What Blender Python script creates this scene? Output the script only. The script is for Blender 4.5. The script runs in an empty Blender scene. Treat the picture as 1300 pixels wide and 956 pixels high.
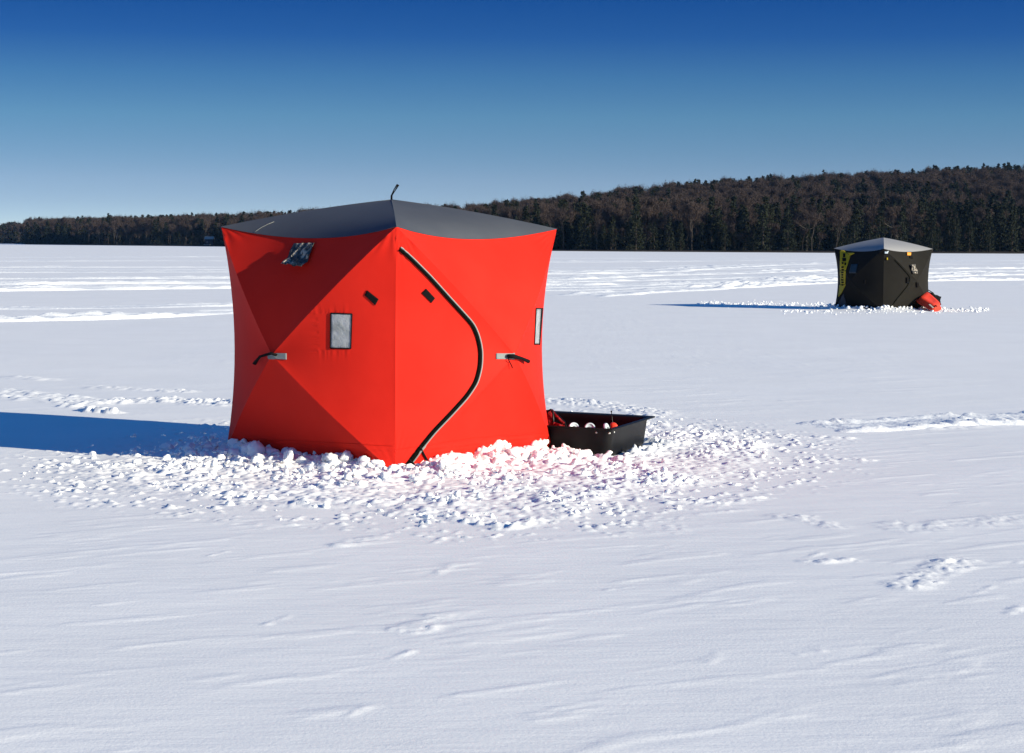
import bpy, math, random
import numpy as np
from mathutils import Vector, Matrix
from mathutils.bvhtree import BVHTree

R = math.radians
rng = np.random.default_rng(7)
random.seed(7)
sc = bpy.context.scene
COL = sc.collection

# ------------------------------------------------------------------ camera
F, CX, CY = 2480.0, 650.0, 433.5            # focal length and optical centre, photograph pixels
EYE = Vector((0, 0, 1.65))
PITCH, ROLL = math.atan(123 / F), R(0.353)
fwd = Vector((0, math.cos(PITCH), -math.sin(PITCH)))
right0 = Vector((1, 0, 0)); up0 = right0.cross(fwd)
right = right0 * math.cos(ROLL) + up0 * math.sin(ROLL)
up = up0 * math.cos(ROLL) - right0 * math.sin(ROLL)
cam_d = bpy.data.cameras.new('camera'); cam = bpy.data.objects.new('camera', cam_d); COL.objects.link(cam)
m = Matrix((right, up, -fwd)).transposed().to_4x4(); m.translation = EYE
cam.matrix_world = m
cam_d.sensor_width = 36; cam_d.lens = 36 * F / 1300; cam_d.shift_y = -(478 - 433.5) / 1300
cam_d.clip_start = .05; cam_d.clip_end = 20000
sc.camera = cam

def ray(px, py):
    return (fwd + right * ((px - CX) / F) - up * ((py - CY) / F)).normalized()
def gnd(px, py, z=0.0):
    d = ray(px, py); return EYE + d * ((z - EYE.z) / d.z)
def at(px, py, Y):
    d = ray(px, py); return EYE + d * (Y / d.y)

# ------------------------------------------------------------------ light
SUN_EL = R(16.5)
sh = Vector((.882, -.484, 0)).normalized()
S = Vector((sh.x * math.cos(SUN_EL), sh.y * math.cos(SUN_EL), math.sin(SUN_EL)))
ld = bpy.data.lights.new('sun', 'SUN'); ld.energy = 5.0; ld.angle = R(.53); ld.color = (1.0, .925, .72)
lo = bpy.data.objects.new('sun', ld); COL.objects.link(lo); lo.location = (30, -20, 30)
lo.rotation_euler = S.to_track_quat('Z', 'Y').to_euler()

w = bpy.data.worlds.new('World'); sc.world = w; w.use_nodes = True
nt = w.node_tree; nt.nodes.clear()
def N(t, **k):
    n = nt.nodes.new(t)
    for a, b in k.items(): setattr(n, a, b)
    return n
tc = N('ShaderNodeTexCoord'); sx = N('ShaderNodeSeparateXYZ')
nt.links.new(tc.outputs['Generated'], sx.inputs[0])
# the sky's colour bands are read with the height stretched, so that it deepens quickly above the horizon
zm = N('ShaderNodeMath', operation='MAXIMUM'); zm.inputs[1].default_value = 0.0
nt.links.new(sx.outputs['Z'], zm.inputs[0])
zk = N('ShaderNodeMath', operation='MULTIPLY_ADD'); zk.inputs[1].default_value = 7.0; zk.inputs[2].default_value = .07
nt.links.new(zm.outputs[0], zk.inputs[0])
cb = N('ShaderNodeCombineXYZ')
nt.links.new(sx.outputs['X'], cb.inputs['X']); nt.links.new(sx.outputs['Y'], cb.inputs['Y']); nt.links.new(zk.outputs[0], cb.inputs['Z'])
nm = N('ShaderNodeVectorMath', operation='NORMALIZE'); nt.links.new(cb.outputs[0], nm.inputs[0])
sky = N('ShaderNodeTexSky', sky_type='NISHITA'); sky.sun_disc = False
sky.sun_elevation = SUN_EL; sky.sun_rotation = math.atan2(sh.x, sh.y)
sky.altitude = 200; sky.air_density = 1.0; sky.dust_density = .3; sky.ozone_density = 2.5
nt.links.new(nm.outputs[0], sky.inputs['Vector'])
ramp = N('ShaderNodeValToRGB')
SKY_RAMP = [(0.0, (1, 1, 1)), (1.0, (1, 1, 1))]
SKY_RAMP = [(0.03, (1.18, .95, .79)), (.111, (1.18, .95, .79)), (.161, (1.18, 1.015, .873)), (.222, (1.02, 1.04, .927)), (.323, (.80, 1.088, 1.024)),
            (.423, (.49, .90, 1.06)), (.524, (.185, .58, 1.04)), (.619, (.08, .45, .975)), (.9, (.26, .90, 1.45))]
el = ramp.color_ramp.elements
while len(el) < len(SKY_RAMP): el.new(.5)
for e, (p, c) in zip(el, SKY_RAMP): e.position = p; e.color = (*c, 1)
zr = N('ShaderNodeMath', operation='MULTIPLY'); zr.inputs[1].default_value = 5.0
nt.links.new(zm.outputs[0], zr.inputs[0]); nt.links.new(zr.outputs[0], ramp.inputs[0])
mx = N('ShaderNodeMix', data_type='RGBA', blend_type='MULTIPLY'); mx.inputs['Factor'].default_value = 1
nt.links.new(sky.outputs[0], mx.inputs['A']); nt.links.new(ramp.outputs[0], mx.inputs['B'])
bg = N('ShaderNodeBackground'); bg.inputs['Strength'].default_value = .1
wo = N('ShaderNodeOutputWorld')
nt.links.new(mx.outputs['Result'], bg.inputs[0]); nt.links.new(bg.outputs[0], wo.inputs[0])

sc.view_settings.view_transform = 'Standard'; sc.view_settings.look = 'None'
sc.view_settings.exposure = .7; sc.view_settings.gamma = 1
sc.cycles.max_bounces = 8; sc.cycles.diffuse_bounces = 5; sc.cycles.transparent_max_bounces = 12
sc.cycles.use_denoising = True

# ------------------------------------------------------------------ materials
def mat(name, col, rough=.7, spec=.3, var=None, bump=None, trans=0, metal=0, tcol=None, sss=0, coat=0):
    """var = (scale, colour2, detail[, vector scale]); bump = [(scale, strength, distance, vector scale), ...]"""
    m = bpy.data.materials.new(name); m.use_nodes = True
    t = m.node_tree; b = t.nodes['Principled BSDF']; o = t.nodes['Material Output']
    b.inputs['Base Color'].default_value = (*col, 1); b.inputs['Roughness'].default_value = rough
    b.inputs['Specular IOR Level'].default_value = spec; b.inputs['Metallic'].default_value = metal
    if coat: b.inputs['Coat Weight'].default_value = coat
    if sss:
        b.inputs['Subsurface Weight'].default_value = sss; b.inputs['Subsurface Radius'].default_value = (.9, .95, 1.0)
        b.inputs['Subsurface Scale'].default_value = .02
    co = t.nodes.new('ShaderNodeTexCoord')
    def noise(scale, vs=None, detail=6, rot=0):
        n = t.nodes.new('ShaderNodeTexNoise'); n.inputs['Scale'].default_value = scale; n.inputs['Detail'].default_value = detail
        mp = t.nodes.new('ShaderNodeMapping'); mp.inputs['Scale'].default_value = vs or (1, 1, 1); mp.inputs['Rotation'].default_value = (0, 0, rot)
        t.links.new(co.outputs['Object'], mp.inputs[0]); t.links.new(mp.outputs[0], n.inputs['Vector'])
        return n.outputs['Fac']
    src = None
    if var:
        f = noise(var[0], var[3] if len(var) > 3 else None, var[2])
        r = t.nodes.new('ShaderNodeMapRange'); r.inputs[1].default_value = .35 if name != 'vinyl_painted_glints' else .5; r.inputs[2].default_value = .65
        t.links.new(f, r.inputs[0])
        x = t.nodes.new('ShaderNodeMix'); x.data_type = 'RGBA'
        x.inputs['A'].default_value = (*col, 1); x.inputs['B'].default_value = (*var[1], 1)
        t.links.new(r.outputs[0], x.inputs['Factor']); src = x.outputs['Result']
        t.links.new(src, b.inputs['Base Color'])
    last = None
    for q in (bump or []):
        bn = t.nodes.new('ShaderNodeBump'); bn.inputs['Strength'].default_value = q[1]; bn.inputs['Distance'].default_value = q[2]
        t.links.new(noise(q[0], q[3] if len(q) > 3 else None, q[4] if len(q) > 4 else 5, q[5] if len(q) > 5 else 0), bn.inputs['Height'])
        if last: t.links.new(last, bn.inputs['Normal'])
        last = bn.outputs[0]
    if last: t.links.new(last, b.inputs['Normal'])
    if trans:
        tr = t.nodes.new('ShaderNodeBsdfTranslucent'); tr.inputs[0].default_value = (*(tcol or col), 1)
        ms = t.nodes.new('ShaderNodeMixShader'); ms.inputs[0].default_value = trans
        t.links.new(b.outputs[0], ms.inputs[1]); t.links.new(tr.outputs[0], ms.inputs[2]); t.links.new(ms.outputs[0], o.inputs[0])
    return m

M = {}
M['snow'] = mat('snow_crust', (.84, .84, .85), .7, .15, var=(.9, (.87, .87, .88), 5, (1, 1, 1)),
    bump=[(3.0, .14, .04, (.55, 2.4, 1), 7, R(-32)), (14, .22, .010, (.4, 1.6, 1), 6, R(-32)), (70, .30, .004, (1, 1, 1), 4)])
M['snow_loose'] = mat('snow_loose', (.85, .86, .88), .75, .1, bump=[(25, .5, .010), (70, .5, .005), (160, .3, .002)], sss=.8)
M['snow_track'] = mat('snow_track', (.83, .845, .87), .7, .15, bump=[(3, .5, .05), (9, .5, .03), (30, .4, .01)])
M['red'] = mat('red_fabric', (.60, .018, .010), .65, .08, var=(3, (.64, .021, .012), 3), bump=[(5, .12, .02, (1, 1, .5)), (900, .05, .001)], trans=.05, tcol=(.75, .02, .02))
M['grey'] = mat('grey_fabric', (.085, .095, .115), .6, .25, var=(4, (.095, .105, .125), 4), bump=[(4, .12, .02), (900, .05, .001)], trans=.25, tcol=(.14, .16, .19))
M['black_fabric'] = mat('black_fabric', (.014, .013, .012), .85, .08, var=(5, (.016, .015, .013), 4), bump=[(4, .12, .02)])
M['silver_fabric'] = mat('silver_fabric', (.26, .26, .27), .6, .3, bump=[(5, .2, .02)])
M['zip'] = mat('zipper_black', (.004, .005, .004), .9, .03, bump=[(300, .4, .002)])
M['pipe'] = mat('grey_piping', (.22, .23, .23), .5, .3, bump=[(300, .4, .002)])
M['patch'] = mat('grey_webbing', (.17, .20, .21), .6, .3, var=(60, (.2, .225, .23), 3), bump=[(250, .4, .002)])
M['strap'] = mat('black_webbing', (.005, .005, .006), .85, .1, bump=[(200, .4, .002)])
M['clear'] = mat('clear_vinyl', (.36, .38, .41), .18, .5, var=(14, (.22, .24, .25), 6), bump=[(28, .5, .012), (90, .3, .004)])
M['glint_vinyl'] = mat('vinyl_painted_glints', (.045, .042, .038), .3, .5, var=(16, (.50, .43, .34), 3, (1.6, 1.6, .5)), bump=[(16, 1.0, .05, (2.2, 2.2, .6), 3), (60, .4, .01)])  # pale streaks are glints off the creases, painted into the base colour
M['plastic'] = mat('black_plastic', (.006, .006, .007), .5, .16, var=(8, (.009, .009, .010), 5), bump=[(12, .08, .01), (160, .1, .002)])
M['bolt'] = mat('bolt_metal', (.6, .6, .6), .35, .5, metal=.8)
M['white_plastic'] = mat('white_plastic', (.62, .70, .76), .35, .4, var=(30, (.5, .6, .68), 3))
M['red_plastic'] = mat('red_plastic', (.66, .055, .025), .45, .25, var=(9, (.58, .045, .02), 4), bump=[(20, .15, .01)])
M['seat_cloth'] = mat('red_mesh_cloth', (.35, .008, .010), .75, .2, var=(70, (.10, .004, .006), 3), bump=[(140, .5, .004)])
M['tube'] = mat('painted_tube', (.006, .006, .006), .4, .3, bump=[(100, .05, .001)])
M['teal'] = mat('teal_cloth', (.015, .14, .13), .7, .2, bump=[(30, .4, .01)])
M['yellow'] = mat('yellow_band', (.42, .31, .012), .65, .2, var=(20, (.36, .26, .01), 3), bump=[(14, .3, .01)])
M['orange'] = mat('orange_tab', (.75, .30, .05), .6, .2, bump=[(60, .3, .005)])
M['needles'] = mat('conifer_needles', (.016, .020, .014), .85, .05, var=(.4, (.024, .027, .016), 4), bump=[(3, .3, .05)])
M['twigs'] = mat('bare_twigs', (.060, .043, .037), .85, .08, var=(.25, (.045, .035, .033), 4), bump=[(3, .3, .05)])
M['bark'] = mat('tree_bark', (.032, .027, .024), .9, .1, var=(.8, (.06, .05, .045), 4), bump=[(9, .6, .05, (1, 1, .2))])
M['pale_bark'] = mat('pale_bark', (.12, .11, .10), .85, .1, var=(.8, (.10, .09, .08), 4), bump=[(9, .6, .05, (1, 1, .2))])
M['litter'] = mat('forest_floor', (.030, .024, .020), .9, .1, var=(.05, (.045, .036, .030), 6), bump=[(.3, .5, .5)])
M['cabin'] = mat('cabin_boards', (.018, .022, .032), .8, .2, bump=[(6, .4, .02, (1, 1, 8))])
M['cabin_snow'] = mat('roof_snow', (.30, .29, .27), .7, .2, bump=[(2, .4, .05)])
M['cabin_window'] = mat('cabin_window_glass', (.05, .06, .08), .2, .5, bump=[(2, .05, .01)])

# ------------------------------------------------------------------ object helpers
def tag(o, label=None, cat=None, group=None, kind=None):
    for k, v in (('label', label), ('category', cat), ('group', group), ('kind', kind)):
        if v: o[k] = v
    return o
def empty(name, loc, rz=0):
    o = bpy.data.objects.new(name, None); COL.objects.link(o); o.location = loc; o.rotation_euler = (0, 0, rz)
    o.empty_display_size = .2
    return o
def link(name, me, material, parent=None, smooth=True):
    me.materials.clear(); me.materials.append(material)
    if smooth: me.polygons.foreach_set('use_smooth', [True] * len(me.polygons))
    o = bpy.data.objects.new(name, me); COL.objects.link(o)
    if parent is not None:
        o.parent = parent
        if parent.type == 'EMPTY' or parent.parent is not None:
            pass
    return o
def world_child(name, V, Fc, material, parent=None, smooth=True):
    """mesh given in world coordinates, stored relative to its top-level thing (parts sit at its origin)"""
    top = parent
    while top is not None and top.parent is not None: top = top.parent
    V = np.asarray(V, float)
    if top is not None: V = V - np.array(top.location)
    me = bpy.data.meshes.new(name); me.from_pydata(V.tolist(), [], [list(f) for f in Fc]); me.update()
    return link(name, me, material, parent, smooth)
def np_mesh(name, V, quads, smooth=True):
    """fast mesh from arrays; quads (n,4) or tris (n,3)"""
    me = bpy.data.meshes.new(name); V = np.asarray(V, np.float32); q = np.asarray(quads, np.int32); k = q.shape[1]
    me.vertices.add(len(V)); me.vertices.foreach_set('co', V.ravel())
    me.loops.add(q.size); me.loops.foreach_set('vertex_index', q.ravel())
    me.polygons.add(len(q)); me.polygons.foreach_set('loop_start', np.arange(0, q.size, k, dtype=np.int32))
    me.polygons.foreach_set('loop_total', np.full(len(q), k, np.int32))
    me.polygons.foreach_set('use_smooth', np.full(len(q), smooth))
    me.update(calc_edges=True); me.validate()
    return me
def grid_quads(nu, nv):
    i = np.arange(nu - 1)[:, None] * nv + np.arange(nv - 1)[None, :]
    return np.stack([i, i + nv, i + nv + 1, i + 1], -1).reshape(-1, 4)
class MB:
    def __init__(s): s.v = []; s.f = []
    def add(s, V, Fc):
        b = len(s.v); s.v += [tuple(v) for v in V]; s.f += [[i + b for i in f] for f in Fc]; return s
    def tube(s, pts, rad, n=8, flat=1.0, cap=True):
        pts = [Vector(p) for p in pts]; k = len(pts)
        rads = rad if isinstance(rad, (list, tuple)) else [rad] * k
        V = []; ref = Vector((0.13, 0.31, .94))
        for i, p in enumerate(pts):
            t = (pts[min(i + 1, k - 1)] - pts[max(i - 1, 0)]).normalized()
            a = t.cross(ref).normalized(); b = t.cross(a).normalized()
            for j in range(n):
                q = 2 * math.pi * j / n
                V.append(p + a * math.cos(q) * rads[i] + b * math.sin(q) * rads[i] * flat)
        Fc = [[i * n + j, i * n + (j + 1) % n, (i + 1) * n + (j + 1) % n, (i + 1) * n + j] for i in range(k - 1) for j in range(n)]
        if cap: Fc += [list(range(n))[::-1], [(k - 1) * n + j for j in range(n)]]
        return s.add(V, Fc)
    def box(s, c, sz, ax=None):
        c = Vector(c); ax = ax or (Vector((1, 0, 0)), Vector((0, 1, 0)), Vector((0, 0, 1)))
        V = [c + ax[0] * x * sz[0] / 2 + ax[1] * y * sz[1] / 2 + ax[2] * z * sz[2] / 2 for x in (-1, 1) for y in (-1, 1) for z in (-1, 1)]
        return s.add(V, [[0, 1, 3, 2], [4, 6, 7, 5], [0, 4, 5, 1], [2, 3, 7, 6], [0, 2, 6, 4], [1, 5, 7, 3]])
    def build(s, name, material, parent=None, smooth=True): return world_child(name, s.v, s.f, material, parent, smooth)

# ------------------------------------------------------------------ noise (numpy)
def _h(ix, iy, seed):
    n = (ix.astype(np.int64) * 374761393 + iy.astype(np.int64) * 668265263 + seed * 144665) & 0x7fffffff
    n = ((n ^ (n >> 13)) * 1274126177) & 0x7fffffff
    n = (n ^ (n >> 16)) & 0xffffff
    return n / float(0xffffff)
def vnoise(x, y, seed=0):
    ix = np.floor(x); iy = np.floor(y); fx = x - ix; fy = y - iy
    fx = fx * fx * fx * (fx * (fx * 6 - 15) + 10); fy = fy * fy * fy * (fy * (fy * 6 - 15) + 10)
    a = _h(ix, iy, seed); b = _h(ix + 1, iy, seed); c = _h(ix, iy + 1, seed); d = _h(ix + 1, iy + 1, seed)
    return (a * (1 - fx) + b * fx) * (1 - fy) + (c * (1 - fx) + d * fx) * fy - .5
def fbm(x, y, oct=4, seed=0):
    s = 0; a = 1.0
    for i in range(oct): s = s + a * vnoise(x * 2 ** i, y * 2 ** i, seed + i * 17); a *= .5
    return s
def cells(x, y, seed=0):
    """blocky lumps: each cell has a height, rounded towards its rim"""
    ix = np.floor(x); iy = np.floor(y); best = np.full(x.shape, 9.); sec = np.full(x.shape, 9.); val = np.zeros(x.shape)
    # each plate tips its own way
    for dx in (-1, 0, 1):
        for dy in (-1, 0, 1):
            cx = ix + dx; cy = iy + dy
            px = cx + .5 + .8 * (_h(cx, cy, seed) - .5); py = cy + .5 + .8 * (_h(cx, cy, seed + 5) - .5)
            d = (px - x) ** 2 + (py - y) ** 2; v = _h(cx, cy, seed + 9) + .9 * (_h(cx, cy, seed + 21) - .5) * (x - px) + .9 * (_h(cx, cy, seed + 33) - .5) * (y - py)
            sec = np.where(d < best, best, np.minimum(sec, d)); val = np.where(d < best, v, val); best = np.minimum(best, d)
    e = np.clip((np.sqrt(sec) - np.sqrt(best)) * 2.2, 0, 1)
    return val * (1 - (1 - e) ** 2)
def poly_sd(x, y, P):
    """signed distance to a polygon, positive inside"""
    d = np.full(x.shape, 1e9); ins = np.zeros(x.shape, bool); n = len(P)
    for i in range(n):
        ax, ay = P[i]; bx, by = P[(i + 1) % n]; ex, ey = bx - ax, by - ay
        t = np.clip(((x - ax) * ex + (y - ay) * ey) / (ex * ex + ey * ey), 0, 1)
        d = np.minimum(d, (x - ax - t * ex) ** 2 + (y - ay - t * ey) ** 2)
        c = (ay > y) != (by > y)
        with np.errstate(divide='ignore', invalid='ignore'):
            xi = ax + (y - ay) * ex / (ey if ey else 1e-9)
        ins ^= c & (x < xi)
    return np.where(ins, 1, -1) * np.sqrt(d)
def line_d(x, y, P):
    d = np.full(x.shape, 1e9)
    for (ax, ay), (bx, by) in zip(P[:-1], P[1:]):
        ex, ey = bx - ax, by - ay
        t = np.clip(((x - ax) * ex + (y - ay) * ey) / (ex * ex + ey * ey), 0, 1)
        d = np.minimum(d, (x - ax - t * ex) ** 2 + (y - ay - t * ey) ** 2)
    return np.sqrt(d)
sst = lambda a, b, x: (lambda t: t * t * (3 - 2 * t))(np.clip((x - a) / (b - a), 0, 1))
def G(*pp): return [tuple(gnd(*p)[:2]) for p in pp]

# ------------------------------------------------------------------ tent footprints
class Tent: pass
def footprint(Np, dL, dR, side, sr=None):
    sr = sr or side
    dL = Vector(dL).normalized(); dR = Vector(dR).normalized(); n = Vector(Np)
    return [n, n + dR * sr, n + dR * sr + dL * side, n + dL * side]       # near, right, back, left
RT = footprint((*gnd(502, 601)[:2], 0), (-.76, .65, 0), (.65, .76, 0), 1.84, 1.80)
BT = footprint((*gnd(1121, 395)[:2], 0), (-.57, .82, 0), (.82, .57, 0), 1.78)
RTp = [(p.x, p.y) for p in RT]; BTp = [(p.x, p.y) for p in BT]
# sled beside the red tent
sA = Vector((.79, 14.90, 0)); sE = Vector((.40, 1.15, 0)); sL = Vector((-.88, .475, 0)).normalized() * 1.5
SLp = [tuple((sA)[:2]), tuple((sA + sE)[:2]), tuple((sA + sE + sL)[:2]), tuple((sA + sL)[:2])]

# ------------------------------------------------------------------ snow surface
RUB = G((70, 600), (150, 626), (300, 640), (430, 648), (520, 656), (620, 662), (720, 660), (770, 642), (860, 622), (960, 604), (1000, 585),
        (985, 560), (900, 541), (830, 534), (700, 524), (500, 545), (290, 541), (225, 556), (120, 578))
PATCH = [(G((1150, 742), (1185, 725), (1215, 712)), .15, .022), (G((1040, 712), (1080, 710)), .14, .018), (G((1000, 655), (1060, 668)), .15, .012),
         (G((1150, 668), (1290, 660)), .3, .010), (G((560, 655), (640, 668), (700, 655)), .12, .03), (G((520, 795), (560, 780)), .12, .012),
         (G((430, 690), (480, 680)), .12, .010), (G((820, 630), (900, 640), (960, 632)), .16, .02),
         (G((0, 497), (60, 505), (130, 512), (200, 508), (290, 512)), .45, .045), (G((90, 516), (105, 517)), .2, .05), (G((110, 522), (145, 525)), .15, .06),
         (G((20, 479), (50, 481)), .3, .03), (G((120, 491), (230, 497)), .25, .03), (G((740, 512), (790, 519), (830, 524)), .45, .025),
         (G((700, 508), (760, 512)), .3, .03), (G((980, 553), (1070, 555)), .2, .02), (G((1190, 541), (1300, 530)), .5, .03), (G((1080, 582), (1100, 583)), .12, .03)]
_pr = np.random.default_rng(21)
for _ in range(16):                                        # small breaks in the crust of the foreground
    qx, qy = _pr.uniform(0, 1300), _pr.uniform(655, 940); ql = _pr.uniform(8, 34)
    PATCH.append((G((qx, qy), (qx + ql, qy - ql * _pr.uniform(.1, .6))), _pr.uniform(.02, .05), _pr.uniform(.004, .010)))
def Hs0(x, y):
    x = np.asarray(x, float); y = np.asarray(y, float)
    u = x * .848 + y * .53; v = -x * .53 + y * .848
    fade = 1 / (1 + (y / 60.) ** 2)
    h = .022 * fbm(x * .18, y * .18, 3, 3) * fade
    h = h + .0022 * fbm(u * .9, v * 3.4, 4, 11) * fade
    # wind-cut scallops, steep on one side
    sc_ = fbm(u * 1.6 + .6 * vnoise(v * 2, u, 8), v * 7.0, 4, 31)
    h = h + .0028 * np.clip(sc_ - .24, 0, .25) / .25 * fade
    return h
def Hs(x, y):
    x = np.asarray(x, float); y = np.asarray(y, float); h = Hs0(x, y)
    near = (y > 5) & (y < 32) & (np.abs(x) < 9)
    if near.any():
        X = x[near]; Y = y[near]
        wob = .22 * fbm(X * 2.2, Y * 2.2, 3, 77)
        sd = poly_sd(X, Y, RUB) + wob
        dt = -poly_sd(X, Y, RTp)
        ds = -poly_sd(X, Y, SLp)
        msk = sst(-.03, .45, sd)
        wall = np.exp(-(np.clip(dt - .02, 0, 9) / .34) ** 2)
        wx = .35 * fbm(X * 8, Y * 8, 3, 3); wy = .35 * fbm(X * 8, Y * 8, 3, 93)
        lump = .60 * cells(X / .15 + wx, Y / .15 + wy, 1) + .45 * cells(X / .070 + wx, Y / .070 + wy, 2) + .18 * cells(X / .036, Y / .036, 4)
        big = np.clip(.5 + 1.1 * fbm(X * 1.7, Y * 1.7, 3, 5), .1, 1.2)
        nc_ = 1 - .85 * np.exp(-((X - RT[0].x) ** 2 + (Y - RT[0].y) ** 2) / .30 ** 2)
        amp = (.040 + .048 * wall * nc_) * (.5 + .6 * big)
        left = sst(.2, -.6, X)
        base = .010 * big + (.022 + .02 * left + .045 * big) * wall * nc_
        ptch = sst(-.35, .30, fbm(X * 2.6, Y * 1.9, 3, 201))                # trodden places between the heaps
        rub = msk * (base + amp * lump * np.maximum(.42 + .70 * ptch, wall * nc_)) + msk * .012 * (fbm(X * 22, Y * 22, 3, 301) + .25)
        rub = np.where(dt < 0, .02, rub)
        sinside = sst(.06, -.02, ds)
        rub = (rub + .07 * lump * msk * np.exp(-(np.clip(ds, 0, 9) / .16) ** 2) * (dt > .05)) * (1 - sinside * .8)
        add = rub
        for P, wd, a in PATCH:
            pa = np.array(P); g0 = pa.min(0) - 1.6 * wd; g1 = pa.max(0) + 1.6 * wd
            q = np.nonzero((X > g0[0]) & (X < g1[0]) & (Y > g0[1]) & (Y < g1[1]))[0]
            if not len(q): continue
            xq = X[q]; yq = Y[q]
            d = line_d(xq, yq, P) + .5 * wd * fbm(xq * 3, yq * 3, 2, 41)
            k = sst(wd, wd * .3, d)
            add[q] = np.maximum(add[q], k * a * (cells(xq / .13, yq / .13, 6) * .6 + .4 * cells(xq / .05, yq / .05, 7)))
        # scattered crumbs around the rubble
        far_m = sst(-.9, .0, sd) * (1 - msk)
        add = add + far_m * .018 * np.clip(cells(X / .07, Y / .07, 12) - .72, 0, 1) * 3
        h[near] += add
    bt = (y > 40) & (y < 62) & (x > 2) & (x < 18)
    if bt.any():
        X = x[bt]; Y = y[bt]; dt = -poly_sd(X, Y, BTp)
        wall = np.exp(-(np.clip(dt, 0, 9) / .45) ** 2)
        h[bt] += np.where(dt < 0, .0, wall * (.05 + .09 * cells(X / .22, Y / .22, 21)))
    return h

def axis_pts(lo_, hi_, step, growth, far):
    a = list(np.arange(lo_, hi_, step)); s = step; p = a[-1]
    out = []
    while p < far: s *= growth; p += s; out.append(p)
    return a, out
a, o1 = axis_pts(-3.6, 3.0, .0145, 1.018, 5.2)
_, o2 = axis_pts(0, .04, .03, 1.05, 3500)
xs = np.array(sorted([-3.6 - (v - 3.0) for v in o1] + a + o1))
hi_ = xs[-1]; lo_x = xs[0]; xs = np.array([lo_x - v for v in o2[::-1]] + xs.tolist() + [hi_ + v for v in o2])
ys = [-60, -40, -25, -15, -8, -4, -1, 1, 2.5, 3.6, 4.4, 5.0, 5.5, 5.9]; y = 6.2
while y < 6000:
    ys.append(y)
    st = .6 * y * y / 3222
    if 12.4 < y < 17.4: st = .0155
    elif y < 26: st = min(max(st, .02), .05)
    y += max(st, .02)
ys = np.array(ys)
X, Y = np.meshgrid(xs, ys, indexing='ij')
Z = Hs(X.ravel(), Y.ravel())
me = np_mesh('lake_snow', np.stack([X.ravel(), Y.ravel(), Z], 1), grid_quads(len(xs), len(ys)))
bk = sst(.006, .035, Z - Hs0(X.ravel(), Y.ravel()))
at_ = me.attributes.new('broken', 'FLOAT', 'POINT'); at_.data.foreach_set('value', bk.astype(np.float32))
t_ = M['snow'].node_tree; an = t_.nodes.new('ShaderNodeAttribute'); an.attribute_name = 'broken'
b_ = t_.nodes['Principled BSDF']; mx_ = t_.nodes.new('ShaderNodeMix'); mx_.data_type = 'RGBA'
t_.links.new(b_.inputs['Base Color'].links[0].from_socket, mx_.inputs['A']); mx_.inputs['B'].default_value = (.86, .87, .89, 1)
t_.links.new(an.outputs['Fac'], mx_.inputs['Factor']); t_.links.new(mx_.outputs['Result'], b_.inputs['Base Color'])
tag(link('lake_snow', me, M['snow']), kind='structure')

# ------------------------------------------------------------------ loose broken snow
def ico(sub):
    import bmesh
    bm = bmesh.new(); bmesh.ops.create_icosphere(bm, subdivisions=sub, radius=1)
    bm.verts.ensure_lookup_table()
    V = np.array([v.co[:] for v in bm.verts]); T = np.array([[v.index for v in f.verts] for f in bm.faces]); bm.free()
    return V, T
IV, IT = ico(3)
IV2, IT2 = ico(2)
def chunk(V):
    out = V.copy()
    for _ in range(7):                                      # knock flats off the ball: broken crust
        n = rng.normal(size=3); n /= np.linalg.norm(n); d = rng.uniform(.45, .85)
        p = out @ n; out -= np.outer(np.clip(p - d, 0, 9) * .85, n)
    f = rng.uniform(1.2, 2.5, 3); ph = rng.uniform(0, 9, 3)
    out *= (1 + .10 * np.sin(V[:, [0]] * 4.3 * f[0] + ph[0]) * np.sin(V[:, [1]] * 4.1 * f[1] + ph[1]) + .08 * np.sin(V[:, [2]] * 7.3 * f[2] + ph[2]))
    return out
CH = [chunk(IV) for _ in range(14)]; CH2 = [chunk(IV2) for _ in range(14)]
def rotm():
    q = rng.normal(size=4); q /= np.linalg.norm(q); a, b, c, d = q
    return np.array([[a*a+b*b-c*c-d*d, 2*(b*c-a*d), 2*(b*d+a*c)], [2*(b*c+a*d), a*a-b*b+c*c-d*d, 2*(c*d-a*b)], [2*(b*d-a*c), 2*(c*d+a*b), a*a-b*b-c*c+d*d]])
def scatter(name, pts, sizes, label, cat='snow', big=.022):
    VV = []; TT = []; base = 0
    zz = Hs(np.array([p[0] for p in pts]), np.array([p[1] for p in pts]))
    for (x, y), s, z in zip(pts, sizes, zz):
        C, T = (CH[rng.integers(14)], IT) if s > big else (CH2[rng.integers(14)], IT2)
        sc3 = s * rng.uniform(.55, 1.45, 3)
        V = (C * sc3) @ rotm().T; V[:, 2] *= .85
        V += np.array([x, y, z + s * rng.uniform(-.45, .35)])
        VV.append(V); TT.append(T + base); base += len(V)
    me = np_mesh(name, np.concatenate(VV), np.concatenate(TT))
    return tag(link(name, me, M['snow_loose']), label, cat, kind='stuff')
pts = []; sz = []
bx = np.array(RUB); lo2, hi2 = bx.min(0) - .6, bx.max(0) + .6
need = 3300
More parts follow.
